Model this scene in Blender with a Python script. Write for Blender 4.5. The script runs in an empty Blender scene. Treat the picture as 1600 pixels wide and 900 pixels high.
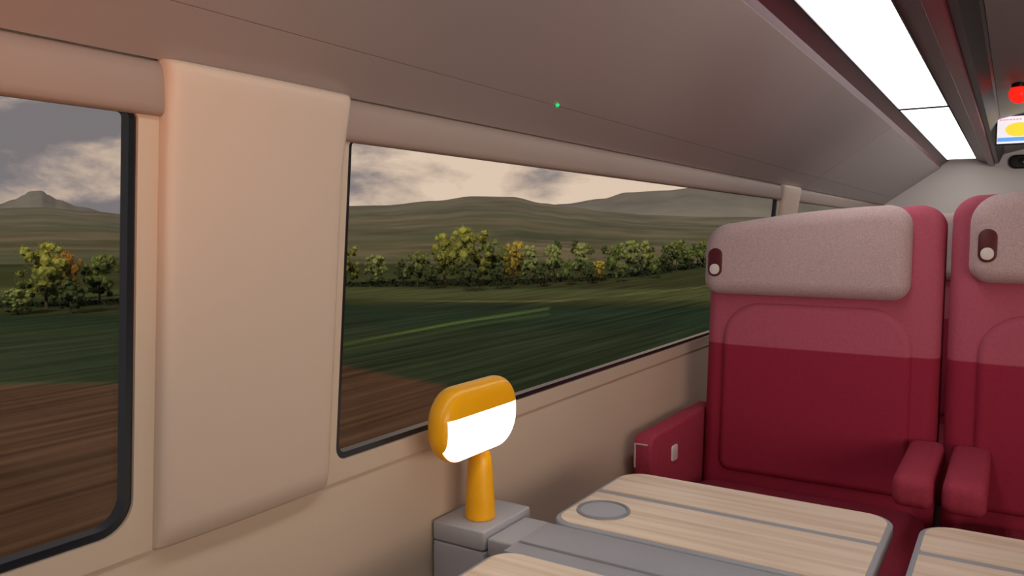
import bpy, bmesh, math, random
from mathutils import Vector, Matrix, noise
random.seed(7)
S = bpy.context.scene
C = S.collection
S.view_settings.view_transform = 'Standard'
S.view_settings.look = 'None'
PI = math.pi

# ------------------------------------------------------------------ camera
PITCH = math.radians(4.07); YAW = math.radians(32.4); H = 1.2
F = Vector((math.cos(PITCH)*math.cos(YAW), math.cos(PITCH)*math.sin(YAW), -math.sin(PITCH)))
R = Vector((math.sin(YAW), -math.cos(YAW), 0))
U = R.cross(F)
cd = bpy.data.cameras.new('camera'); cam = bpy.data.objects.new('camera', cd); C.objects.link(cam)
m = Matrix((R, U, -F)).transposed().to_4x4(); m.translation = (0, 0, H)
cam.matrix_world = m
cd.sensor_width = 36; cd.lens = 1237/1600*36; cd.clip_start = 0.02; cd.clip_end = 4000
S.camera = cam

# ------------------------------------------------------------------ materials
def new_mat(name):
    mt = bpy.data.materials.new(name); mt.use_nodes = True
    nt = mt.node_tree; nt.nodes.clear()
    o = nt.nodes.new('ShaderNodeOutputMaterial'); b = nt.nodes.new('ShaderNodeBsdfPrincipled')
    nt.links.new(b.outputs[0], o.inputs[0])
    return mt, nt, b
def M(name, col, rough=.5, var=.06, scale=6, bump=0, bscale=200, spec=.4, emit=None, estr=0, metal=0, coat=0, sheen=0, stretch=(1,1,1)):
    mt, nt, b = new_mat(name); N = nt.nodes; L = nt.links
    tc = N.new('ShaderNodeTexCoord'); mp = N.new('ShaderNodeMapping'); mp.inputs['Scale'].default_value = stretch
    L.new(tc.outputs['Object'], mp.inputs[0])
    n = N.new('ShaderNodeTexNoise'); n.inputs['Scale'].default_value = scale; n.inputs['Detail'].default_value = 4
    L.new(mp.outputs[0], n.inputs['Vector'])
    r = N.new('ShaderNodeValToRGB')
    r.color_ramp.elements[0].position = .3; r.color_ramp.elements[1].position = .7
    r.color_ramp.elements[0].color = tuple(c*(1-var) for c in col)+(1,)
    r.color_ramp.elements[1].color = tuple(min(1, c*(1+var)) for c in col)+(1,)
    L.new(n.outputs['Fac'], r.inputs[0]); L.new(r.outputs[0], b.inputs['Base Color'])
    b.inputs['Roughness'].default_value = rough; b.inputs['Specular IOR Level'].default_value = spec
    b.inputs['Metallic'].default_value = metal
    b.inputs['Coat Weight'].default_value = coat
    b.inputs['Sheen Weight'].default_value = sheen
    if bump:
        n2 = N.new('ShaderNodeTexNoise'); n2.inputs['Scale'].default_value = bscale; n2.inputs['Detail'].default_value = 2
        L.new(tc.outputs['Object'], n2.inputs['Vector'])
        bp = N.new('ShaderNodeBump'); bp.inputs['Strength'].default_value = bump; bp.inputs['Distance'].default_value = .002
        L.new(n2.outputs['Fac'], bp.inputs['Height']); L.new(bp.outputs[0], b.inputs['Normal'])
    if emit:
        b.inputs['Emission Color'].default_value = tuple(emit)+(1,); b.inputs['Emission Strength'].default_value = estr
    return mt
beige = M('beige_plastic', (.60,.485,.375), .5, .025, 3)
lintel_m = M('lintel_plastic', (.33,.25,.215), .5, .025, 3)
pillar_m = M('pillar_plastic', (.62,.50,.405), .45, .025, 2.5)
ceil_m = M('ceiling_taupe', (.385,.33,.325), .30, .03, 2, spec=.5)
vault_m = M('vault_grey', (.25,.24,.23), .5, .05, 3)
dado_m = M('dado_carpet', (.14,.035,.035), .9, .15, 40, .5, 400)
floor_m = M('floor_carpet', (.10,.03,.035), .95, .2, 60, .6, 500)
endwall_m = M('end_wall_plastic', (.72,.66,.63), .5, .03, 3)
black_m = M('black_rubber', (.010,.014,.020), .25, .1, 10, spec=.7)
trimdark = M('trim_maroon_dark', (.09,.008,.018), .35, .1, 8)
trimred = M('trim_maroon', (.24,.018,.04), .35, .1, 8)
trimblack = M('trim_black', (.015,.011,.013), .4, .1, 8)
light_m = M('light_diffuser', (.9,.9,.9), .5, .01, 3, emit=(1,.985,.96), estr=3.9)
grey_m = M('console_grey', (.44,.445,.475), .5, .03, 8, .15, 500)
bar_m = M('table_bar_grey', (.37,.378,.415), .5, .03, 8, .15, 500)
rim_m = M('table_rim_grey', (.36,.375,.42), .45, .04, 8)
ring_m = M('cup_ring_grey', (.26,.27,.30), .4, .04, 8)
cup_m = M('cup_mat_grey', (.43,.44,.475), .5, .03, 10)
lampy = M('lamp_yellow', (1.0,.47,.006), .32, .01, 8, spec=.5)
lampw = M('lamp_glow', (1,.98,.94), .4, .01, 3, emit=(1,.97,.92), estr=1.8)
headf = M('headrest_fabric', (.58,.42,.42), .95, .14, 260, .5, 500, sheen=.2)
slot_m = M('slot_maroon', (.10,.008,.012), .4, .1, 10)
white_m = M('white_button', (.80,.72,.68), .4, .02, 10)
silver_m = M('armrest_trim_grey', (.55,.47,.46), .4, .02, 10)
shell_m = M('seat_shell', (.32,.30,.32), .5, .05, 10)
cushf = M('seat_fabric_dark', (.26,.017,.042), .85, .10, 120, .4, 500)
armf = M('armrest_fabric', (.40,.038,.075), .8, .10, 120, .3, 500)

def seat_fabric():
    mt, nt, b = new_mat('seat_fabric_by_height'); N = nt.nodes; L = nt.links
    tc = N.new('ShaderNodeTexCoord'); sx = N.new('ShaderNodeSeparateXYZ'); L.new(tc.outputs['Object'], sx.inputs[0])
    rp = N.new('ShaderNodeMapRange'); rp.inputs['From Min'].default_value = .909; rp.inputs['From Max'].default_value = .913  # base colour steps to a paler red above this height
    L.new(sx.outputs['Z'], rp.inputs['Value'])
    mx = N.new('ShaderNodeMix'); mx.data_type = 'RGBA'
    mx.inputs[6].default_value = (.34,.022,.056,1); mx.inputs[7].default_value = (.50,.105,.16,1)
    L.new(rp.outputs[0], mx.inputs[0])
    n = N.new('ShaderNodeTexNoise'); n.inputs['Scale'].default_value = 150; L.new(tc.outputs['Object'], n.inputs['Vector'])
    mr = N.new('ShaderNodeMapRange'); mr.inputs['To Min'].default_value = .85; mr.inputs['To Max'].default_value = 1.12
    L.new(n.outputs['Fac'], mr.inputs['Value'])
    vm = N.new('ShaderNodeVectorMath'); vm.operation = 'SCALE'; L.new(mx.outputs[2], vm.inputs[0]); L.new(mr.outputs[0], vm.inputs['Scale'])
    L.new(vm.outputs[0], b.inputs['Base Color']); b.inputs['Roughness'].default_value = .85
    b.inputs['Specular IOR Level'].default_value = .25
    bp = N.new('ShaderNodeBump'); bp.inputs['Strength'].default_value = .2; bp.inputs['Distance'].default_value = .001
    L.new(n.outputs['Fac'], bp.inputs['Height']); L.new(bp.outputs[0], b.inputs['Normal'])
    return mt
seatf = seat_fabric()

def wood():
    mt, nt, b = new_mat('maple_wood'); N = nt.nodes; L = nt.links
    tc = N.new('ShaderNodeTexCoord'); mp = N.new('ShaderNodeMapping'); mp.inputs['Scale'].default_value = (42, 1.6, 10)
    L.new(tc.outputs['Object'], mp.inputs[0])
    n = N.new('ShaderNodeTexNoise'); n.inputs['Scale'].default_value = 1.5; n.inputs['Detail'].default_value = 6; n.inputs['Distortion'].default_value = .3
    L.new(mp.outputs[0], n.inputs['Vector'])
    r = N.new('ShaderNodeValToRGB'); e = r.color_ramp.elements
    e[0].position = .28; e[0].color = (.72,.53,.37,1); e[1].position = .60; e[1].color = (.91,.76,.60,1)
    L.new(n.outputs['Fac'], r.inputs[0]); L.new(r.outputs[0], b.inputs['Base Color']); b.inputs['Roughness'].default_value = .35
    return mt
wood_m = wood()
def glass():
    mt = bpy.data.materials.new('window_glass'); mt.use_nodes = True; nt = mt.node_tree; nt.nodes.clear(); N = nt.nodes; L = nt.links
    o = N.new('ShaderNodeOutputMaterial'); t = N.new('ShaderNodeBsdfTransparent'); g = N.new('ShaderNodeBsdfGlossy')
    g.inputs['Roughness'].default_value = .03; t.inputs[0].default_value = (.93,.95,.94,1)
    n = N.new('ShaderNodeTexNoise'); n.inputs['Scale'].default_value = 2
    mr = N.new('ShaderNodeMapRange'); mr.inputs['To Min'].default_value = .006; mr.inputs['To Max'].default_value = .012
    L.new(n.outputs['Fac'], mr.inputs['Value'])
    x = N.new('ShaderNodeMixShader'); L.new(mr.outputs[0], x.inputs[0]); L.new(t.outputs[0], x.inputs[1]); L.new(g.outputs[0], x.inputs[2]); L.new(x.outputs[0], o.inputs[0])
    return mt
glass_m = glass()

# ------------------------------------------------------------------ helpers
def link(name, me, mat, parent=None):
    me.name = name
    o = bpy.data.objects.new(name, me); C.objects.link(o); o.parent = parent
    if mat: me.materials.append(mat)
    return o
def obj(name, bm, mat, parent=None, smooth=True, ang=40):
    bmesh.ops.recalc_face_normals(bm, faces=bm.faces)
    me = bpy.data.meshes.new(name); bm.to_mesh(me); bm.free()
    if smooth:
        me.polygons.foreach_set('use_smooth', [True]*len(me.polygons))
        try: me.set_sharp_from_angle(angle=math.radians(ang))
        except Exception: pass
    return link(name, me, mat, parent)
def tag(o, label, cat, group=None):
    o['label'] = label; o['category'] = cat
    if group: o['group'] = group
    return o
def thing(name, label, cat, loc=(0,0,0), group=None):
    o = bpy.data.objects.new(name, None); o.empty_display_size = .1; C.objects.link(o); o.location = loc
    return tag(o, label, cat, group)
def struct(o): o['kind'] = 'structure'; return o
def merge(bm, b2):
    me = bpy.data.meshes.new('tmp'); b2.to_mesh(me); b2.free(); bm.from_mesh(me); bpy.data.meshes.remove(me)
def rbox(bm, x0,x1,y0,y1,z0,z1, r=.005, seg=3):
    b2 = bmesh.new()
    bmesh.ops.create_cube(b2, size=1)
    for v in b2.verts: v.co = Vector(((x0+x1)/2+v.co.x*(x1-x0), (y0+y1)/2+v.co.y*(y1-y0), (z0+z1)/2+v.co.z*(z1-z0)))
    if r > 0: bmesh.ops.bevel(b2, geom=b2.edges[:], offset=r, segments=seg, profile=.5, affect='EDGES')
    merge(bm, b2)
    return bm
def rr(x0,x1,y0,y1,r,n=8):
    if not isinstance(r, (tuple,list)): r = (r,)*4      # corners: (x0,y0) (x1,y0) (x1,y1) (x0,y1)
    out = []
    for (cx,cy,a0,rad) in ((x0+r[0],y0+r[0],PI,r[0]),(x1-r[1],y0+r[1],1.5*PI,r[1]),(x1-r[2],y1-r[2],0,r[2]),(x0+r[3],y1-r[3],.5*PI,r[3])):
        if rad < 1e-5: out.append((cx,cy)); continue
        for i in range(n+1):
            a = a0+i*.5*PI/n; out.append((cx+rad*math.cos(a), cy+rad*math.sin(a)))
    return out
def prism(pts, c0, c1, bev=0, seg=3, fn=None, bm=None, both=False):
    """outline pts (a,b) pulled from c0 to c1; rim at c1 bevelled by insetting rings"""
    bm = bm or bmesh.new(); n = len(pts)
    def inset(d):
        out = []
        for i in range(n):
            p0 = Vector(pts[i-1]); p1 = Vector(pts[i]); p2 = Vector(pts[(i+1)%n])
            e1 = (p1-p0); e2 = (p2-p1)
            if e1.length < 1e-9: e1 = e2
            if e2.length < 1e-9: e2 = e1
            e1.normalize(); e2.normalize()
            nn = Vector((-e1.y-e2.y, e1.x+e2.x)); 
            if nn.length < 1e-6: nn = Vector((-e1.y, e1.x))
            nn.normalize(); k = max(.5, nn.dot(Vector((-e1.y, e1.x))))
            out.append(p1+nn*(d/k))
        return out
    sgn = 1 if c1 > c0 else -1
    lev = []
    if bev and both:
        for i in range(seg, 0, -1):
            a = i/seg*PI/2; lev.append((bev*(1-math.cos(a)), c0+sgn*bev*(1-math.sin(a))))
    lev.append((0, c0+(sgn*bev if (bev and both) else 0)))
    if bev:
        for i in range(0, seg+1):
            a = i/seg*PI/2; lev.append((bev*(1-math.cos(a)), c1-sgn*bev*(1-math.sin(a))))
    else: lev.append((0, c1))
    rings = []
    for d, c in lev:
        ps = inset(d) if d else [Vector(p) for p in pts]
        rings.append([bm.verts.new(fn((p[0],p[1],c)) if fn else (p[0],p[1],c)) for p in ps])
    for a, b in zip(rings, rings[1:]):
        for i in range(n): bm.faces.new((a[i], a[(i+1)%n], b[(i+1)%n], b[i]))
    bm.faces.new(rings[0][::-1]); bm.faces.new(rings[-1])
    return bm
def cut(bm, co, no):
    """keep the side the normal points away from, and cap it"""
    bmesh.ops.remove_doubles(bm, verts=bm.verts, dist=1e-6)
    g = bm.verts[:]+bm.edges[:]+bm.faces[:]
    bmesh.ops.bisect_plane(bm, geom=g, plane_co=co, plane_no=no, clear_outer=True)
    ed = [e for e in bm.edges if e.is_boundary]
    if ed: bmesh.ops.holes_fill(bm, edges=ed)
    return bm
def sheet(bm, pts, th, x0, x1):
    """(y,z) polyline, run from the wall up and inwards, thickened away from the cabin and pulled along X"""
    off = []
    for i, p in enumerate(pts):
        a = Vector(pts[max(i-1,0)]); b = Vector(pts[min(i+1,len(pts)-1)]); d = (b-a).normalized()
        off.append((p[0]+d.y*th, p[1]-d.x*th))
    loop = list(pts)+off[::-1]; n = len(loop)
    A = [bm.verts.new((x0,p[0],p[1])) for p in loop]; B = [bm.verts.new((x1,p[0],p[1])) for p in loop]
    for i in range(n): bm.faces.new((A[i],A[(i+1)%n],B[(i+1)%n],B[i]))
    k = len(pts)
    for Q in (A, B):
        for i in range(k-1): bm.faces.new((Q[i],Q[i+1],Q[n-2-i],Q[n-1-i]))
    return bm
def lathe(bm, prof, c=(0,0,0), n=40, sx=1, sy=1):
    rings = []
    for r_, z in prof:
        rings.append([bm.verts.new((c[0]+sx*r_*math.cos(2*PI*i/n), c[1]+sy*r_*math.sin(2*PI*i/n), c[2]+z)) for i in range(n)])
    for a, b in zip(rings, rings[1:]):
        for i in range(n): bm.faces.new((a[i],a[(i+1)%n],b[(i+1)%n],b[i]))
    bm.faces.new(rings[0][::-1]); bm.faces.new(rings[-1])
    return bm
def plate(outer, holes, c0, c1, fn):
    cu = bpy.data.curves.new('c','CURVE'); cu.dimensions = '2D'; cu.fill_mode = 'BOTH'; cu.extrude = abs(c1-c0)/2
    for pts in [outer]+holes:
        sp = cu.splines.new('POLY'); sp.points.add(len(pts)-1)
        for i, p in enumerate(pts): sp.points[i].co = (p[0],p[1],0,1)
        sp.use_cyclic_u = True
    o = bpy.data.objects.new('c', cu); C.objects.link(o)
    dg = bpy.context.evaluated_depsgraph_get(); me = bpy.data.meshes.new_from_object(o.evaluated_get(dg))
    bpy.data.objects.remove(o); mid = (c0+c1)/2
    bm = bmesh.new(); bm.from_mesh(me); bpy.data.meshes.remove(me)
    bmesh.ops.remove_doubles(bm, verts=bm.verts, dist=1e-5)
    for v in bm.verts: v.co = Vector(fn((v.co.x, v.co.y, v.co.z+mid)))
    return bm

# ------------------------------------------------------------------ the carriage shell
XB, XE = -1.8, 5.5
def WP(v):   # window wall frame: x along, s up the tilted wall, n inwards
    x, s, n = v
    return (x, .75-.0787*s-.9969*n, .895+.9969*s-.0787*n)
wins = [(-1.68,.459,.034),(.745,2.89,.020),(3.172,5.3,.020)]
SH = .4215
bm = plate([(XB,-.028),(XE,-.028),(XE,.440),(XB,.440)], [rr(a,b,0,SH,(c,c,.008,.008)) for a,b,c in wins], -.016, 0, WP)
rbox(bm, XB,XE,.757,.80,.58,.872,.002,1)
rbox(bm, XB,XE,.735,.80,1.333,1.43,.0,1)
wl = struct(obj('wall_left', bm, beige, ang=30))
bm = bmesh.new(); rbox(bm, XB,XE,.752,.80,0,.58,.003,1)
struct(obj('baseboard_left', bm, dado_m))
for i,(a,b,c) in enumerate(wins):
    w = bpy.data.objects.new('window_%d'%(i+1), None); C.objects.link(w); w.location = ((a+b)/2,.75,.895); struct(w)
    off = Vector(w.location); ci = c-.007
    g = plate(rr(a+.0005,b-.0005,.0005,SH-.0005,(c,c,.0075,.0075)), [rr(a+.008,b-.008,.009,SH-.0015,(ci,ci,.005,.005))], -.0155, -.003, lambda v: Vector(WP(v))-off)
    obj('window_frame', g, black_m, w, ang=30)
    g = prism(rr(a+.006,b-.006,.006,SH-.001,(ci,ci,.005,.005)), -.014, -.012, fn=lambda v: Vector(WP(v))-off)
    obj('pane', g, glass_m, w)
# lintel above the windows
bm = bmesh.new()
sheet(bm, [(.7185,1.3130),(.7125,1.3134),(.7090,1.3160),(.7072,1.323),(.7070,1.338),(.7078,1.352),(.7100,1.361),(.7160,1.3668)], .012, XB, XE)
struct(obj('trim_1', bm, lintel_m, ang=60))
# pillar covers
def pillar(xl, xr0):
    rows = [(.8665,.757,1),(.867,.745,0),(.872,.739,0),(.895,.7345,0),(1.10,.7175,0),(1.24,.7065,0),(1.28,.7035,0),(1.315,.6990,0),(1.340,.6955,0),(1.356,.6935,0),(1.363,.6942,0),(1.3675,.698,0),(1.370,.712,1)]
    bm = bmesh.new(); R_ = []
    for z, y, e in rows:
        yw = .757 if z < .875 else (.75-.079*(z-.895) if z < 1.31 else .717)
        if e: y = yw
        xr = xr0+.009*max(0,(z-1.22)/.15)**2
        d = yw-y
        cs = [(xl, yw),(xl, y+d*.45),(xl+.003,y+d*.18),(xl+.009,y+.0008),(xl+.018,y)]
        mid = [(xl+.018+(xr-xl-.036)*k/6, y-.002*math.sin(PI*k/6)) for k in range(1,6)]
        cs2 = [(xr-.018,y),(xr-.009,y+.0008),(xr-.003,y+d*.18),(xr,y+d*.45),(xr,yw)]
        R_.append([bm.verts.new((a,b,z)) for a,b in cs+mid+cs2])
    for a,b in zip(R_,R_[1:]):
        for i in range(len(a)-1): bm.faces.new((a[i],a[i+1],b[i+1],b[i]))
    return bm
for i,(a,b) in enumerate(((.481,.724),(2.912,3.150))):
    struct(obj('trim_%d'%(i+2), pillar(a,b), pillar_m, ang=70))
# ceiling: slanting panels with open joints, vault, plain far side
bm = bmesh.new()
P0 = Vector((.712,1.3675)); P1 = Vector((.40,1.585))
def lp(k): q = P0.lerp(P1,k); return (q.x,q.y)
k1 = .19
for xa, xb in ((XB,3.2385),(3.242,XE)):
    sheet(bm, [lp(0),lp(k1-.0014)], .003, xa, xb)
    sheet(bm, [lp(k1+.0014),lp(1)], .003, xa, xb)
B0 = P0.lerp(P1,.01); B1 = P0.lerp(P1,.97)
sheet(bm, [(B0.x+.003,B0.y+.0045),(B1.x+.003,B1.y+.0045)], .006, XB, XE)
sheet(bm, [(.74,1.41),(.42,1.66),(.06,1.72)], .03, XB, XE)     # backing above
struct(obj('ceiling', bm, ceil_m, ang=30))
bm = bmesh.new()
sheet(bm, [(.07,1.655),(-.1,1.695),(-.35,1.735),(-.65,1.75),(-.95,1.735),(-1.2,1.695),(-1.6,1.60),(-2.07,1.37)], .03, XB, XE)
struct(obj('ceiling_vault', bm, vault_m, ang=50))
bm = bmesh.new(); sheet(bm, [(.4035,1.5845),(.396,1.603),(.359,1.628)], .008, XB, XE); struct(obj('trim_4', bm, trimdark, ang=20))
bm = bmesh.new(); sheet(bm, [(.203,1.620),(.172,1.612),(.152,1.606)], .008, XB, XE); struct(obj('trim_5', bm, trimdark, ang=20))
bm = bmesh.new(); rbox(bm, XB,XE,.118,.151,1.586,1.625,.004,2); struct(obj('trim_6', bm, trimred, ang=30))
bm = bmesh.new(); sheet(bm, [(.1175,1.60),(.10,1.60),(.078,1.65),(.070,1.657)], .008, XB, XE); struct(obj('trim_7', bm, trimblack, ang=20))
bm = bmesh.new(); rbox(bm, XB,XE,-2.05,.80,-.05,0,.0,1); struct(obj('floor', bm, floor_m))
bm = bmesh.new(); rbox(bm, XE,XE+.04,-2.08,.80,0,1.80,.0,1); struct(obj('wall_front', bm, endwall_m))
bm = bmesh.new(); rbox(bm, XB-.04,XB,-2.08,.80,0,1.80,.0,1); struct(obj('wall_back', bm, endwall_m))
bm = bmesh.new(); rbox(bm, XB,XE,-2.08,-2.04,0,1.45,.0,1); struct(obj('wall_right', bm, beige))

# ceiling lights
def ceiling_light(x0,x1,label):
    t = thing('ceiling_light', label, 'ceiling light', ((x0+x1)/2,.281,1.62), 'ceiling light strips')
    hx = (x1-x0)/2
    obj('diffuser', rbox(bmesh.new(), -hx+.006,hx-.006,-.073,.073,.0,.008,.002,2), light_m, t)
    b = bmesh.new()
    for ya,yb in ((-.0775,-.0735),(.0735,.0775)): rbox(b,-hx,hx,ya,yb,-.002,.012,.0005,1)
    for xa,xb in ((-hx,-hx+.0055),(hx-.0055,hx)): rbox(b,xa,xb,-.0735,.0735,-.001,.012,.0005,1)
    obj('frame', b, trimblack, t)
ceiling_light(-1.75,3.045,'long bright white ceiling light strip nearer the window seats')
ceiling_light(3.072,5.30,'shorter white ceiling light strip at the end wall')

# green led on the slanting panel
led = tag(obj('indicator_light', lathe(bmesh.new(), [(.0001,0),(.003,.0004),(.0034,.002),(.003,.004),(.0001,.0045)], (0,0,0), 16), M('led_green',(.02,.5,.15),.3,.02,5,emit=(.02,.75,.2),estr=.8)), 'tiny green indicator light on the sloping ceiling panel', 'indicator light')
d = F*1237+R*70+U*287
nrm = Vector((0, P1.y-P0.y, -(P1.x-P0.x))); base = Vector((0,P0.x,P0.y)); o0 = Vector((0,0,H))
tt = (base-o0).dot(nrm)/d.dot(nrm); led.location = o0+d*tt
led.rotation_euler = (-nrm.normalized()).to_track_quat('Z','Y').to_euler()

# red lamp, screen, oval fitting
red_m = M('red_lens',(.9,.02,.01),.3,.02,5,emit=(1,.02,.01),estr=.9)
t = thing('signal_lamp','round glowing red signal lamp on the dark ceiling','signal lamp',(3.0,.008,1.654))
b = bmesh.new(); lathe(b,[(.0001,-.050),(.012,-.0475),(.022,-.039),(.0285,-.025),(.028,-.012),(.022,.0)],(0,0,0),28); obj('lens', b, red_m, t)
b = bmesh.new(); lathe(b,[(.020,.0),(.021,.004),(.021,.010),(.018,.013)],(0,0,0),28); obj('base', b, trimblack, t)
t = thing('display_screen','small hanging information screen with yellow disc and blue band','screen',(3.8,-.03,1.613))
obj('housing', rbox(bmesh.new(), .002,.03,-.115,.115,-.064,.054,.005,2), trimblack, t)
p = obj('screen', rbox(bmesh.new(), -.001,.002,-.109,.109,-.058,.050,.0005,1), M('screen_white',(.8,.8,.82),.3,.02,5,emit=(.80,.74,.82),estr=.7), t)
b = bmesh.new(); prism([(.034+.046*math.cos(a*PI/16)*1.0,-.004+.028*math.sin(a*PI/16)) for a in range(32)], -.001,-.003, fn=lambda v:(v[2],v[0],v[1]), bm=b)
obj('picture_disc', b, M('screen_yellow',(.9,.6,.02),.3,.02,5,emit=(.95,.65,.06),estr=.75), p)
obj('picture_band', rbox(bmesh.new(), -.003,-.001,-.107,.107,-.050,-.034,.0003,1), M('screen_blue',(.1,.3,.75),.3,.02,5,emit=(.15,.40,.85),estr=.7), p)
b = bmesh.new()
for k in range(7): rbox(b,-.003,-.001,.092-.011*k,.100-.011*k,.034,.039,.0002,1)
obj('picture_caption', b, M('screen_pink',(.8,.3,.35),.3,.02,5,emit=(.8,.35,.45),estr=.6), p)
obj('bracket', rbox(bmesh.new(), .008,.022,-.02,.02,.050,.068,.002,1), trimblack, t)
t = thing('wall_fitting','black oval fitting high on the pale end wall','wall fitting',(XE,-.02,1.605))
obj('body', prism(rr(-.07,.07,-.04,.04,.038), 0,-.03,.012,3, fn=lambda v:(v[2],v[0],v[1])), trimblack, t)
obj('lens', prism(rr(-.02,.02,-.02,.02,.0199), -.0305,-.04,.005,3, fn=lambda v:(v[2],v[0],v[1])), black_m, t)

# ------------------------------------------------------------------ seats
KREC = .07
def SF(base):
    return lambda v: (base+KREC*(v[1]-.6)-v[2], v[0], v[1])
def outline_slant(y0,y1,z0,zl,zr,r0,rl,rr_):
    """y1 is the window side (high Y); zl top there, zr top at aisle side"""
    out = []
    for (cx,cy,a0,rad,n) in ((y0+r0,z0+r0,PI,r0,8),(y1-r0,z0+r0,1.5*PI,r0,8)):
        for i in range(n+1):
            a = a0+i*.5*PI/n; out.append((cx+rad*math.cos(a), cy+rad*math.sin(a)))
    for i in range(11):
        a = i*.5*PI/10; out.append((y1-rl+rl*math.cos(a), zl-rl+rl*math.sin(a)))
    n = 6; ya, za, yb, zb = y1-rl, zl, y0+rr_, zr
    for i in range(1,n):
        k = i/n; out.append((ya+(yb-ya)*k, za+(zb-za)*k+.006*math.sin(PI*k)))
    for i in range(11):
        a = .5*PI+i*.5*PI/10; out.append((y0+rr_+rr_*math.cos(a), zr-rr_+rr_*math.sin(a)))
    return out
def make_seat(label, loc, group, y0=-.267, zl=1.200, zr=1.262, rl=.055, y1=.277, ht=.0):
    t = thing('train_seat', label, 'seat', loc, group)
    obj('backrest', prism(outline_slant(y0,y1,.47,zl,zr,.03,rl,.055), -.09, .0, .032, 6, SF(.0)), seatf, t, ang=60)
    obj('back_shell', prism(outline_slant(y0+.008,y1-.008,.40,zl-.015,zr-.015,.03,.05,.05), -.125, -.091, 0, 1, SF(.0)), shell_m, t, ang=40)
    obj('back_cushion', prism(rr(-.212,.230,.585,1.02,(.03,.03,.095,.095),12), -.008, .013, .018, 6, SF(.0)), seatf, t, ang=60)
    h = obj('headrest', prism(outline_slant(-.203,.280,1.040,1.222+ht,1.262+ht*.5,.040,.066,.054), -.02, .046, .038, 8, SF(.0)), headf, t, ang=70)
    obj('button_recess', prism(rr(.227,.263,1.086,1.158,.0175), .0450, .0485, .0015, 2, SF(.0)), slot_m, h)
    obj('button', prism(rr(.2325,.2575,1.091,1.118,.012), .0487, .0525, .002, 2, SF(.0)), white_m, h)
    bmc = bmesh.new(); prism(rr(-.52,-.012,-.258,.270,.05), .43,.565,.035,5, bm=bmc, both=True)
    for v in bmc.verts:
        if v.co.z > .5: v.co.z += .02*(-.012-v.co.x)/.5
    obj('seat_cushion', bmc, cushf, t, ang=60)
    obj('seat_base', rbox(bmesh.new(), -.42,-.06,-.22,.22,.0,.429,.01,2), shell_m, t)
    return t
def side_armrest(t):
    fx = lambda v:(v[0],v[2],v[1])
    a = obj('armrest', prism([(-.335,.66),(-.31,.62),(-.30,.47),(.11,.47),(.11,.732),(-.30,.732),(-.318,.729),(-.331,.719),(-.335,.705)], .279, .326, .008, 4, fn=fx, both=True), armf, t, ang=60)
    b = bmesh.new(); rbox(b,-.339,-.3355,.3165,.3205,.658,.716,.001,1); rbox(b,-.339,-.3355,.287,.3160,.712,.716,.001,1)
    obj('armrest_trim', b, silver_m, a, ang=30)
    obj('button', prism(rr(-.212,-.176,.646,.684,.007), .2785,.275,.001,2, fn=fx), white_m, a)
def mid_armrest(t, y0, y1):
    obj('armrest', prism(rr(-.32,-.001,.662,.727,(.022,.008,.008,.026),6), y0, y1, .018, 6, fn=lambda v:(v[0],v[2],v[1]), both=True), armf, t, ang=60)
XS, YS = 2.0, .402
s1 = make_seat('red seat by the window with pink headrest and white-buttoned side armrest', (XS,YS,0), None)
side_armrest(s1); mid_armrest(s1, -.287, -.215)
Y2 = YS-.570
s2 = make_seat('red seat cut by the right edge with raised pink headrest', (XS,Y2,0), None, y0=-.28, zl=1.282, zr=1.294, rl=.055, y1=.290, ht=.014)
mid_armrest(s2, .194, .268)
for ch in s2.children:
    if ch.name.startswith('headrest'): ch.location = (0,-.027,.048)
def dup(o, parent=None):
    c = o.copy(); C.objects.link(c); c.parent = parent
    for ch in list(o.children): dup(ch, c)
    return c
for k,(src,yy,lb) in enumerate(((s1,YS-.075,'red window-side seat of the row behind, hidden by the front seat'),(s2,Y2-.075,'red aisle-side seat of the row behind, seen in the gap between front seats'))):
    c = dup(src); c.location = (XS+.98, yy, 0); c['label'] = lb

# ------------------------------------------------------------------ tables
def leaf(t, xa, xb, y0, y1, cup):
    lo, hi = min(xa,xb), max(xa,xb); fw = xb > xa
    rad = (.038,.045,.050,.040) if fw else (.045,.038,.040,.050)
    o = obj('leaf', prism(rr(lo,hi,y0,y1,rad), -.022,-.002,.003,3, both=True), rim_m, t)
    if fw: segs = ((lo+.008,lo+.161),(lo+.179,hi-.008))
    else: segs = ((hi-.161,hi-.008),(lo+.008,hi-.179))
    for i,(a,b) in enumerate(segs):
        outer = (b > hi-.01) if fw else (a < lo+.01)
        if fw: r4 = (.003,.038,.042,.003) if outer else (.030,.003,.003,.032)
        else: r4 = (.038,.003,.003,.042) if outer else (.003,.030,.032,.003)
        obj('wood_panel', prism(rr(a,b,y0+.008,y1-.008,r4), -.0019,.0,.0005,1), wood_m, o)
    if cup:
        cx, cy = cup; b = bmesh.new(); n = 48
        prof = [(.0375,.0004),(.0384,.0030),(.0400,.0036),(.0428,.0028),(.0438,.0002)]
        rings = [[b.verts.new((cx+r_*math.cos(2*PI*i/n),cy+r_*math.sin(2*PI*i/n),z)) for i in range(n)] for r_,z in prof]
        for p_,q_ in zip(rings, rings[1:]+rings[:1]):
            for i in range(n): b.faces.new((p_[i],p_[(i+1)%n],q_[(i+1)%n],q_[i]))
        c = obj('cup_recess', b, ring_m, o)
        obj('cup_mat', lathe(bmesh.new(), [(.0373,.0003),(.0373,.0009),(.0365,.0011)], (cx,cy,0), n), cup_m, c)
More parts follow.
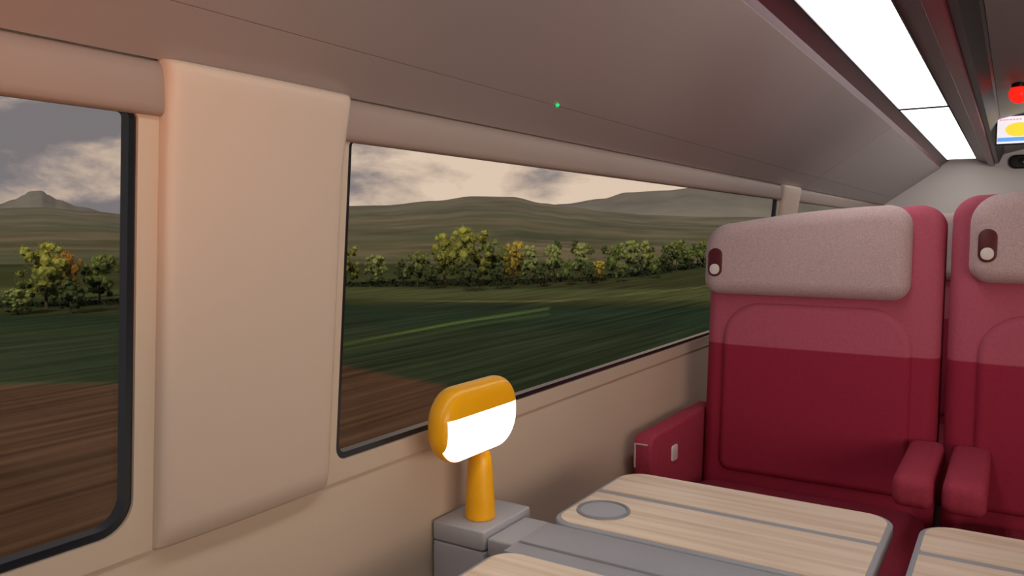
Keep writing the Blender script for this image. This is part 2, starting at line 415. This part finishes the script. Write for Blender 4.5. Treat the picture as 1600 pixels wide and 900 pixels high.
def table(label, y0, y1, cup1):
    t = thing('folding_table', label, 'table', (.99,(y0+y1)/2,.75), 'folding tables')
    a, b = y0-(y0+y1)/2, y1-(y0+y1)/2
    leaf(t, .065, .372, a, b, (.146, b-.059) if cup1 else None)
    leaf(t, -.065, -.372, a, b, None)
    obj('centre_bar', rbox(bmesh.new(), -.022,.064,a+.004,b-.002,-.028,-.004,.003,2), bar_m, t)
    obj('centre_bar', rbox(bmesh.new(), -.064,-.0265,a+.004,b-.002,-.028,-.005,.003,2), bar_m, t)
    obj('pedestal', rbox(bmesh.new(), -.05,.05,-.05,.05,-.75,-.0285,.01,2), grey_m, t)
table('pale wood folding table with grey edging joined to the lamp console', .142, .605, True)
table('pale wood folding table cut off at the lower right corner', -.36, .106, False)

# console with its link block
t = thing('side_console','grey box console on the window wall carrying the yellow lamp','console',(1.02,.70,0))
obj('body', rbox(bmesh.new(), -.066,.070,-.044,.052,.45,.7185,.003,2), grey_m, t)
obj('lid', rbox(bmesh.new(), -.066,.070,-.044,.052,.7200,.75,.003,3), grey_m, t)
obj('link_block', rbox(bmesh.new(), -.060,.050,-.0935,-.0455,.712,.740,.004,3), grey_m, t)
obj('link_block', rbox(bmesh.new(), -.056,.048,-.092,-.0445,.680,.709,.003,2), grey_m, t)
obj('foot', rbox(bmesh.new(), -.05,.05,-.03,.045,.0,.4495,.004,2), grey_m, t)

# ------------------------------------------------------------------ lamp
t = thing('table_lamp','glowing yellow pill-headed lamp standing on the grey console','lamp',(1.006,.698,.75))
st = obj('stem', lathe(bmesh.new(), [(.0225,0),(.0240,.0015),(.0240,.006),(.0224,.040),(.0203,.075),(.0182,.096),(.0150,.107),(.009,.112),(.004,.113)], (0,0,0), 48), lampy, t, ang=60)
obj('neck', lathe(bmesh.new(), [(.006,.110),(.006,.128)], (0,0,0), 20), lampy, st)
HX0,HX1,HZ0,HZ1 = -.128,.073,.110,.223
def headbm(gr=0):
    # pillow: rounded outline, ring after ring drawn in along a half super-ellipse so both faces are domed
    b = bmesh.new(); rings = []; cx,cz = (HX0+HX1)/2,(HZ0+HZ1)/2; n = 30
    for i in range(n+1):
        a = PI*i/n; k = math.sin(a)**.36 if 0 < i < n else .0
        yy = -.009+math.copysign(abs(math.cos(a))**.95,math.cos(a))*(.0215-gr)
        k = max(k,.001)
        ins = (1-k)*.050
        hx, hz = (HX1-HX0)/2-gr, (HZ1-HZ0)/2-gr
        sx_, sz_ = (hx-ins)/hx, (hz-ins)/hz
        base_ = rr(-hx,hx,-hz,hz,.050,18)
        rings.append([b.verts.new((cx+p[0]*sx_, yy, cz+p[1]*sz_)) for p in base_])
    for A_,B_ in zip(rings,rings[1:]):
        m_ = len(A_)
        for i in range(m_): b.faces.new((A_[i],A_[(i+1)%m_],B_[(i+1)%m_],B_[i]))
    b.faces.new(rings[0]); b.faces.new(rings[-1][::-1])
    return b
ymax = .1800; yc = -.0165; xc = HX0+.0095
up = cut(headbm(), (0,0,ymax), (0,0,-1))                            # top cap of the pill
merge(up, cut(cut(headbm(), (0,0,ymax), (0,0,1)), (0,yc,0), (0,-1,0)))    # lower back
merge(up, cut(cut(cut(headbm(), (0,0,ymax), (0,0,1)), (0,yc,0), (0,1,0)), (xc,0,0), (1,0,0)))  # lower end
hd = obj('lamp_head', up, lampy, t, ang=50)
df = cut(cut(cut(headbm(.0003), (0,0,ymax-.0004), (0,0,1)), (0,yc-.0004,0), (0,1,0)), (xc+.0004,0,0), (-1,0,0))
obj('lamp_diffuser', df, lampw, hd, ang=50)

# ------------------------------------------------------------------ outside
F2 = Vector((math.cos(YAW), math.sin(YAW), 0))
ZG = -2.8
def interp(tab, x):
    if x <= tab[0][0]: return tab[0][1]
    for (a,b),(c,d_) in zip(tab,tab[1:]):
        if x <= c:
            k = (x-a)/(c-a); k = k*k*(3-2*k); return b+(d_-b)*k
    return tab[-1][1]
r1 = [(-900,328),(-200,332),(-40,327),(60,324),(150,331),(200,335),(350,330),(540,322),(600,321),(680,314),(740,307),(800,308),(850,318),(890,324),(950,331),(1010,336),(1100,339),(1500,342)]
r2 = [(-900,340),(-100,330),(0,320),(25,312),(40,305),(49,299),(68,298),(78,305),(92,312),(125,323),(180,336),(400,340),(700,340),(800,332),(880,319),(940,311),(980,301),(1040,298),(1090,293),(1130,296),(1200,302),(1300,304),(1700,315)]
vs = [3400,2600,2000,1600,1350,1200,1100,1000,940,900]+[900-2.6*i for i in range(1,188)]
rows = [4960/(v-362) for v in vs if v > 412]
qq = [100*(5.3**(i/90)) for i in range(91)]+[560,640,760]
rows = [r_ for r_ in rows if r_ < 99]+qq
cols = [-1.35+.0045*i for i in range(470)]
def sstep(a,b,x):
    k = min(1,max(0,(x-a)/(b-a))); return k*k*(3-2*k)
def mixc(a,b,k): return tuple(a[i]+(b[i]-a[i])*k for i in range(3))
DG=(.025,.045,.029); PG=(.095,.115,.052); BR=(.108,.062,.041); OL=(.055,.065,.030); HB=(.17,.150,.098); HG=(.110,.120,.075)
def tcol(u,q,x,y):
    v = 362+4960/q if q < 100 else 411-(q-100)*.15
    n1 = noise.noise(Vector((x*.03,y*.03,0))); n2 = noise.noise(Vector((x*.15,y*.15,3)))
    if q < 100:
        vv = v+n1*7+n2*3
        c = OL
        c = mixc(c, PG, sstep(446,452,vv)*(1-sstep(462,470,vv)))
        e = 478 if u > 300 else 500
        c = mixc(c, DG if u > 300 else (.029,.050,.030), sstep(e-8,e+2,vv))
        c = mixc(c, (.040,.056,.031), sstep(505,520,vv)*.5*(1+n1))
        vb = 604 if u < 250 else (604-(u-250)*.11 if u < 520 else 574+(u-520)*.20)
        k = sstep(vb-5,vb+6,vv)*(1-sstep(760,900,u)*.75)
        c = mixc(c, BR, k)
        vt = 541-(u-525)*.205+((u-525)*.012)**2*.6
        if 430 < u < 860:
            c = mixc(c, (.13,.21,.06), max(0,1-abs(v-vt)/3.0)*.8)
            c = mixc(c, (.08,.13,.04), max(0,1-abs(v-vt-9)/3.0)*.55)
        vt2 = 471 - max(0,(u-880))*.10
        if u > 500: c = mixc(c, (.19,.19,.09), max(0,1-abs(v-vt2)/2.4)*.8*sstep(560,760,u))
        if u < 300: c = mixc(c, (.07,.11,.06), max(0,1-abs(v-(vb-2))/4)*.5)
        al = 1
    else:
        nn = noise.noise(Vector((x*.012,y*.012,7)))+.4*noise.noise(Vector((x*.05,y*.05,9)))
        k = sstep(-.35,.4,nn)
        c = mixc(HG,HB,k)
        wv = noise.noise(Vector((x*.018+5,y*.018,1)))+.5*noise.noise(Vector((x*.06,y*.06,4)))
        c = mixc(c,(.06,.07,.042), sstep(.10,.34,wv)*.5)
        if 800 < u < 920 and 108 < q < 190: c = mixc(c,(.26,.20,.14), .6*sstep(-.2,.3,n2))
        c = mixc(c, (.20,.185,.165), sstep(120,520,q)*.6)  # distance haze painted into the vertex colour
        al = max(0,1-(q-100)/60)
    return c+(al,)
verts=[];cl=[]
for q in rows:
    for t_ in cols:
        p = F2*q + R*(q*t_); u = 800+1240*t_
        if q <= 100: z = ZG + .05*noise.noise(p*.2)*(q/40)
        else:
            rt = (362-interp(r1,u))/1240
            k = math.log(q/100)/math.log(5.3)
            if q <= 530:
                s = sstep(0,1,k)*.25+k*.75
                e = -.04+(rt+.04)*s
                z = H+q*e + .003*q*noise.noise(Vector((p.x*.009,p.y*.009,2)))*math.sin(PI*min(1,k)) + .0009*q*noise.noise(Vector((p.x*.045,p.y*.045,5)))*math.sin(PI*min(1,k))
            else: z = H+530*rt-(q-530)*.35
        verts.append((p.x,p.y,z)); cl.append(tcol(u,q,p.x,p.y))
nc = len(cols); faces=[]
for i in range(len(rows)-1):
    for j in range(nc-1):
        a=i*nc+j; faces.append((a,a+1,a+nc+1,a+nc))
me = bpy.data.meshes.new('ground'); me.from_pydata(verts,[],faces); me.update()
at = me.color_attributes.new('field','FLOAT_COLOR','POINT')
flat=[]
for c in cl: flat += [c[0],c[1],c[2],c[3]]
at.data.foreach_set('color', flat)
me.polygons.foreach_set('use_smooth',[True]*len(me.polygons))
def ground_mat():
    mt, nt, b = new_mat('fields'); N=nt.nodes; L=nt.links
    ca = N.new('ShaderNodeAttribute'); ca.attribute_name='field'
    tc = N.new('ShaderNodeTexCoord'); mp = N.new('ShaderNodeMapping'); mp.inputs['Rotation'].default_value=(0,0,math.radians(38)); mp.inputs['Scale'].default_value=(.12,3.4,1)
    L.new(tc.outputs['Object'],mp.inputs[0])
    n = N.new('ShaderNodeTexNoise'); n.inputs['Scale'].default_value=1; n.inputs['Detail'].default_value=6; L.new(mp.outputs[0],n.inputs['Vector'])
    mr = N.new('ShaderNodeMapRange'); mr.inputs['From Min'].default_value=.3; mr.inputs['From Max'].default_value=.7; mr.inputs['To Min'].default_value=.60; mr.inputs['To Max'].default_value=1.40
    L.new(n.outputs['Fac'],mr.inputs['Value'])
    mxf = N.new('ShaderNodeMix'); mxf.data_type='FLOAT'; mxf.inputs[2].default_value=1.0; L.new(ca.outputs['Alpha'],mxf.inputs[0]); L.new(mr.outputs[0],mxf.inputs[3])
    n2 = N.new('ShaderNodeTexNoise'); n2.inputs['Scale'].default_value=.035; n2.inputs['Detail'].default_value=5; L.new(tc.outputs['Object'],n2.inputs['Vector'])
    mr2 = N.new('ShaderNodeMapRange'); mr2.inputs['From Min'].default_value=.35; mr2.inputs['From Max'].default_value=.65; mr2.inputs['To Min'].default_value=.80; mr2.inputs['To Max'].default_value=1.15
    L.new(n2.outputs['Fac'],mr2.inputs['Value'])
    mm = N.new('ShaderNodeMath'); mm.operation='MULTIPLY'; L.new(mxf.outputs[0],mm.inputs[0]); L.new(mr2.outputs[0],mm.inputs[1])
    vm = N.new('ShaderNodeVectorMath'); vm.operation='SCALE'; L.new(ca.outputs['Color'],vm.inputs[0]); L.new(mm.outputs[0],vm.inputs['Scale'])
    L.new(vm.outputs[0],b.inputs['Base Color']); b.inputs['Roughness'].default_value=1; b.inputs['Specular IOR Level'].default_value=0
    return mt
struct(link('ground', me, ground_mat()))
verts=[];faces=[]
cols2=[-1.5+.004*i for i in range(650)]
for q,kk in ((700,-.02),(760,.25),(830,.6),(900,.88),(960,1.0),(1100,.6)):
    for t_ in cols2:
        p=F2*q+R*(q*t_); u=800+1240*t_; rt=(362-interp(r2,u))/1240
        z = H+960*rt*kk + 6*noise.noise(Vector((p.x*.006,p.y*.006,4)))*(1 if 0<kk<1 else .15)
        if kk<0: z=-30
        verts.append((p.x,p.y,z))
n_=len(cols2)
for i in range(5):
    for j in range(n_-1):
        a=i*n_+j; faces.append((a,a+1,a+n_+1,a+n_))
me=bpy.data.meshes.new('hills'); me.from_pydata(verts,[],faces); me.polygons.foreach_set('use_smooth',[True]*len(me.polygons))
struct(link('hills', me, M('far_hills',(.20,.19,.185),1,.18,.02,spec=0)))  # pale base colour has the aerial haze baked in

# trees
def leaf_mat(name, dark, lite):
    mt, nt, b = new_mat(name); N=nt.nodes; L=nt.links
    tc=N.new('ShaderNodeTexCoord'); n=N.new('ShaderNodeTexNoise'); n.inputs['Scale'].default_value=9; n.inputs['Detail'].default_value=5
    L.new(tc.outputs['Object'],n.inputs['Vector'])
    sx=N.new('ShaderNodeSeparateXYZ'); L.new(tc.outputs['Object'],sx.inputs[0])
    ma=N.new('ShaderNodeMath'); ma.operation='MULTIPLY_ADD'; L.new(sx.outputs['Z'],ma.inputs[0]); ma.inputs[1].default_value=.45; ma.inputs[2].default_value=-.27  # crown gets paler with height: sunlit tops put into the leaf colour
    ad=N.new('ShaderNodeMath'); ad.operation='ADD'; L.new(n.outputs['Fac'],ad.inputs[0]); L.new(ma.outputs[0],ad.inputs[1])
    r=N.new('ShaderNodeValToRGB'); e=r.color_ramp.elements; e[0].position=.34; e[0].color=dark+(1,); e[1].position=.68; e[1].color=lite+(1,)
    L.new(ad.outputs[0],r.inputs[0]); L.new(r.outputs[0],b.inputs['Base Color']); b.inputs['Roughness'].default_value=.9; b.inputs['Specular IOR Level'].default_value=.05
    return mt
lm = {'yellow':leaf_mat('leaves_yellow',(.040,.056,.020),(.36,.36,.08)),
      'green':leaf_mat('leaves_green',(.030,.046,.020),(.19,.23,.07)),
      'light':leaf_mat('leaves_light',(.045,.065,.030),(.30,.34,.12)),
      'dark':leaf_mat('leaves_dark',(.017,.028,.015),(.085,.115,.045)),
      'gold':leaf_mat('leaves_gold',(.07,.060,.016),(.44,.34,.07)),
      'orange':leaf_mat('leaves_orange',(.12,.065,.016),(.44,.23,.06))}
bark = M('bark',(.05,.035,.025),.9,.3,10)
def crown(seed, n=9500, wide=1.0):
    rd=random.Random(seed); bm=bmesh.new(); lobes=[]
    tilt=rd.uniform(-.05,.05)
    for i in range(46):
        z=rd.uniform(.17,.93); k=max(0,1-abs((z-.50)/.46)**2.2)**.55
        a=i*2.4+rd.uniform(-.7,.7); rad=.37*k*rd.uniform(.35,1.08)*wide
        lobes.append((Vector((rad*math.cos(a)+tilt*z,rad*math.sin(a),z)), rd.uniform(.045,.105)))
    lobes.append((Vector((0,0,.50)),.21)); lobes.append((Vector((tilt,.01,.72)),.15))
    for i in range(n):
        c,r_=rd.choice(lobes)
        d_=Vector((rd.gauss(0,1),rd.gauss(0,1),rd.gauss(0,1))).normalized()
        p=c+d_*r_*(.7+abs(rd.gauss(0,.42)))
        s=rd.uniform(.0035,.0080)
        nn=(d_+Vector((rd.gauss(0,.7),rd.gauss(0,.7),rd.gauss(0,.7)))).normalized()
        tx=nn.orthogonal().normalized(); ty=nn.cross(tx)
        bm.faces.new([bm.verts.new(p+tx*s), bm.verts.new(p+ty*s*.8), bm.verts.new(p-tx*s), bm.verts.new(p-ty*s*.8)])
    for c,r_ in lobes:
        r2_=bmesh.ops.create_icosphere(bm, subdivisions=2, radius=r_*.72, matrix=Matrix.Translation(c))
        for v in r2_['verts']: v.co += (v.co-c)*.5*noise.noise(v.co*28)
    me=bpy.data.meshes.new('foliage'); bm.to_mesh(me); bm.free(); return me
crowns={}
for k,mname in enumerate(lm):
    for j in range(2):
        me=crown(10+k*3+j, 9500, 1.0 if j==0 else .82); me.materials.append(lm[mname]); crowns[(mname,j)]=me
bt=bmesh.new(); lathe(bt,[(.035,-.02),(.022,.1),(.018,.3),(.010,.6)],(0,0,0),8)
trunk_me=bpy.data.meshes.new('trunk'); bt.to_mesh(trunk_me); bt.free(); trunk_me.materials.append(bark)
def tree(u,v,hp,kind,label,wf=1.0,group=None,q=None,zg=None):
    q = q or 4960/(v-362)
    p=F2*q+R*(q*(u-800)/1240); h=hp/1240*q
    zb = ZG if zg is None else zg
    t=thing('tree',label,'tree',(p.x,p.y,zb-.05),group)
    w=h*wf; rz=random.uniform(0,6.28)
    j=random.randint(0,1)
    f=bpy.data.objects.new('foliage',crowns[(kind,j)]); C.objects.link(f); f.parent=t; f.scale=(w,w,h*1.02); f.rotation_euler=(0,0,rz)
    f2=bpy.data.objects.new('trunk',trunk_me); C.objects.link(f2); f2.parent=t; f2.scale=(w,w,h)
tree(732,446,94,'yellow','tallest yellow-green tree in the middle of the row',1.1)
tree(694,442,80,'yellow','yellow-green tree pressed against the left of the tallest tree',.80)
tree(586,447,52,'light','small pale green round tree standing alone by its dark neighbours',1.0)
tree(539,447,68,'yellow','yellow tree cut by the left edge of the long window',.9)
tree(652,447,60,'green','dark green tree between the pale round tree and the tallest',.95)
tree(804,443,68,'gold','golden autumn tree right of the tallest tree',.85)
tree(985,432,60,'light','pale bushy tree at the right end of the row',.9)
tree(936,440,34,'gold','low golden bush in front of the right end of the row',1.1)
tree(730,456,52,'dark','dark low tree in front of the tallest tree',.9)
tree(68,482,106,'yellow','big yellow-green tree seen through the left window',1.05)
tree(152,474,84,'green','green tree at the right of the left window view',.95)
tree(106,491,60,'dark','dark bush in front of the big yellow tree, left window',1.1)
tree(22,492,44,'light','pale low bush at the left edge of the left window',1.4)
tree(104,470,82,'orange','orange-tinted tree behind the dark bush, left window',.7)
g='mixed green trees filling the row beyond the field'
for (u,v,hp,k) in ((674,452,40,'dark'),(766,441,72,'green'),(779,452,44,'dark'),(790,438,58,'green'),(828,443,60,'light'),(844,449,42,'dark'),(865,441,62,'light'),(886,446,46,'green'),(908,438,58,'light'),(923,444,36,'dark'),(958,434,56,'green'),(971,441,34,'green'),(1008,430,54,'light'),(1024,435,38,'green'),(1040,426,36,'dark'),(1058,423,52,'green'),(1078,421,40,'green'),(1096,418,46,'green'),(1118,417,38,'dark'),(1140,415,42,'green'),(629,443,40,'dark')):
    tree(u,v,hp,k,'mid-sized green tree in the row beyond the dark field',random.uniform(.72,.95),g)
g2='small dark trees far behind the row'
for i in range(14):
    u=872+i*24+random.uniform(-5,5)
    tree(u,400,random.uniform(17,28),random.choice(['green','dark','dark']),'small distant dark tree on the slope behind the row',random.uniform(.9,1.2),g2,q=114+(i%2)*7,zg=ZG+.35)
rd=random.Random(3); bm=bmesh.new()
for i in range(6000):
    u=rd.uniform(470,1250) if i%4 else rd.uniform(-120,215)
    vb=interp([(-120,482),(200,476),(480,449),(780,446),(900,440),(1000,431),(1100,418),(1250,413)],u)-rd.uniform(-1,4)
    q=4960/(vb-362); p=F2*q+R*(q*(u-800)/1240)
    hh=(.10+.45*abs(noise.noise(Vector((u*.05,0,0)))))*q/55
    c=Vector((p.x+rd.gauss(0,.3),p.y+rd.gauss(0,.3),ZG+rd.uniform(0,1)*hh)); s=rd.uniform(.05,.12)*q/55
    nn=Vector((rd.gauss(0,1),rd.gauss(0,1),abs(rd.gauss(0,1)))).normalized(); tx=nn.orthogonal().normalized(); ty=nn.cross(tx)
    bm.faces.new([bm.verts.new(c+tx*s),bm.verts.new(c+ty*s),bm.verts.new(c-tx*s),bm.verts.new(c-ty*s)])
hg=obj('hedgerow',bm,lm['dark'],smooth=False); tag(hg,'dark undergrowth along the foot of the tree row','hedge'); hg['kind']='stuff'

# ------------------------------------------------------------------ world
w=bpy.data.worlds.new('sky'); S.world=w; w.use_nodes=True; nt=w.node_tree; nt.nodes.clear(); N=nt.nodes; L=nt.links
o=N.new('ShaderNodeOutputWorld'); bg=N.new('ShaderNodeBackground'); L.new(bg.outputs[0],o.inputs[0])
tc=N.new('ShaderNodeTexCoord'); mp=N.new('ShaderNodeMapping'); mp.inputs['Scale'].default_value=(1,1,2.2); mp.inputs['Location'].default_value=(.85,.4,.2)
L.new(tc.outputs['Generated'],mp.inputs[0])
n=N.new('ShaderNodeTexNoise'); n.inputs['Scale'].default_value=6.5; n.inputs['Detail'].default_value=12; n.inputs['Roughness'].default_value=.56; n.inputs['Distortion'].default_value=.15; L.new(mp.outputs[0],n.inputs['Vector'])
sx=N.new('ShaderNodeSeparateXYZ'); L.new(tc.outputs['Generated'],sx.inputs[0])
ma=N.new('ShaderNodeMath'); ma.operation='MULTIPLY_ADD'; L.new(sx.outputs['X'],ma.inputs[0]); ma.inputs[1].default_value=.34; ma.inputs[2].default_value=-.215
ad=N.new('ShaderNodeMath'); ad.operation='ADD'; L.new(n.outputs['Fac'],ad.inputs[0]); L.new(ma.outputs[0],ad.inputs[1])
r=N.new('ShaderNodeValToRGB'); e=r.color_ramp.elements
e[0].position=.40; e[0].color=(.225,.195,.205,1); e[1].position=.62; e[1].color=(.84,.63,.49,1)
x=r.color_ramp.elements.new(.46); x.color=(.33,.27,.26,1)
x=r.color_ramp.elements.new(.51); x.color=(.55,.41,.34,1)
L.new(ad.outputs[0],r.inputs[0]); L.new(r.outputs[0],bg.inputs['Color']); bg.inputs['Strength'].default_value=1.0

# ------------------------------------------------------------------ lights
sd=bpy.data.lights.new('sun','SUN'); sd.energy=2.8; sd.color=(1,.84,.62); sd.angle=math.radians(2)
so=bpy.data.objects.new('sun',sd); C.objects.link(so); so.rotation_euler=Vector((-.80,-.28,.50)).to_track_quat('Z','Y').to_euler(); so.location=(0,-20,20)
def area(name,loc,target,sx,sy,en,col):
    ld=bpy.data.lights.new(name,'AREA'); ld.shape='RECTANGLE'; ld.size=sx; ld.size_y=sy; ld.energy=en; ld.color=col
    lo=bpy.data.objects.new(name,ld); C.objects.link(lo); lo.location=loc
    lo.rotation_euler=(Vector(loc)-Vector(target)).to_track_quat('Z','Y').to_euler()
area('warm_fill',(.2,-1.3,1.1),(1.2,.7,1.1),1.6,.7,14.5,(1,.82,.68))
area('far_fill',(3.2,-.9,1.35),(5.5,-.1,1.5),.8,.4,9,(1,.94,.90))
ld=bpy.data.lights.new('warm_spot','SPOT'); ld.energy=15; ld.color=(1,.34,.11); ld.spot_size=math.radians(42); ld.spot_blend=1; ld.shadow_soft_size=.08  # unseen spot, added to give the left lintel its orange glow
lo=bpy.data.objects.new('warm_spot',ld); C.objects.link(lo); lo.location=(-.35,.15,1.10)
lo.rotation_euler=(Vector(lo.location)-Vector((.27,.71,1.345))).to_track_quat('Z','Y').to_euler()
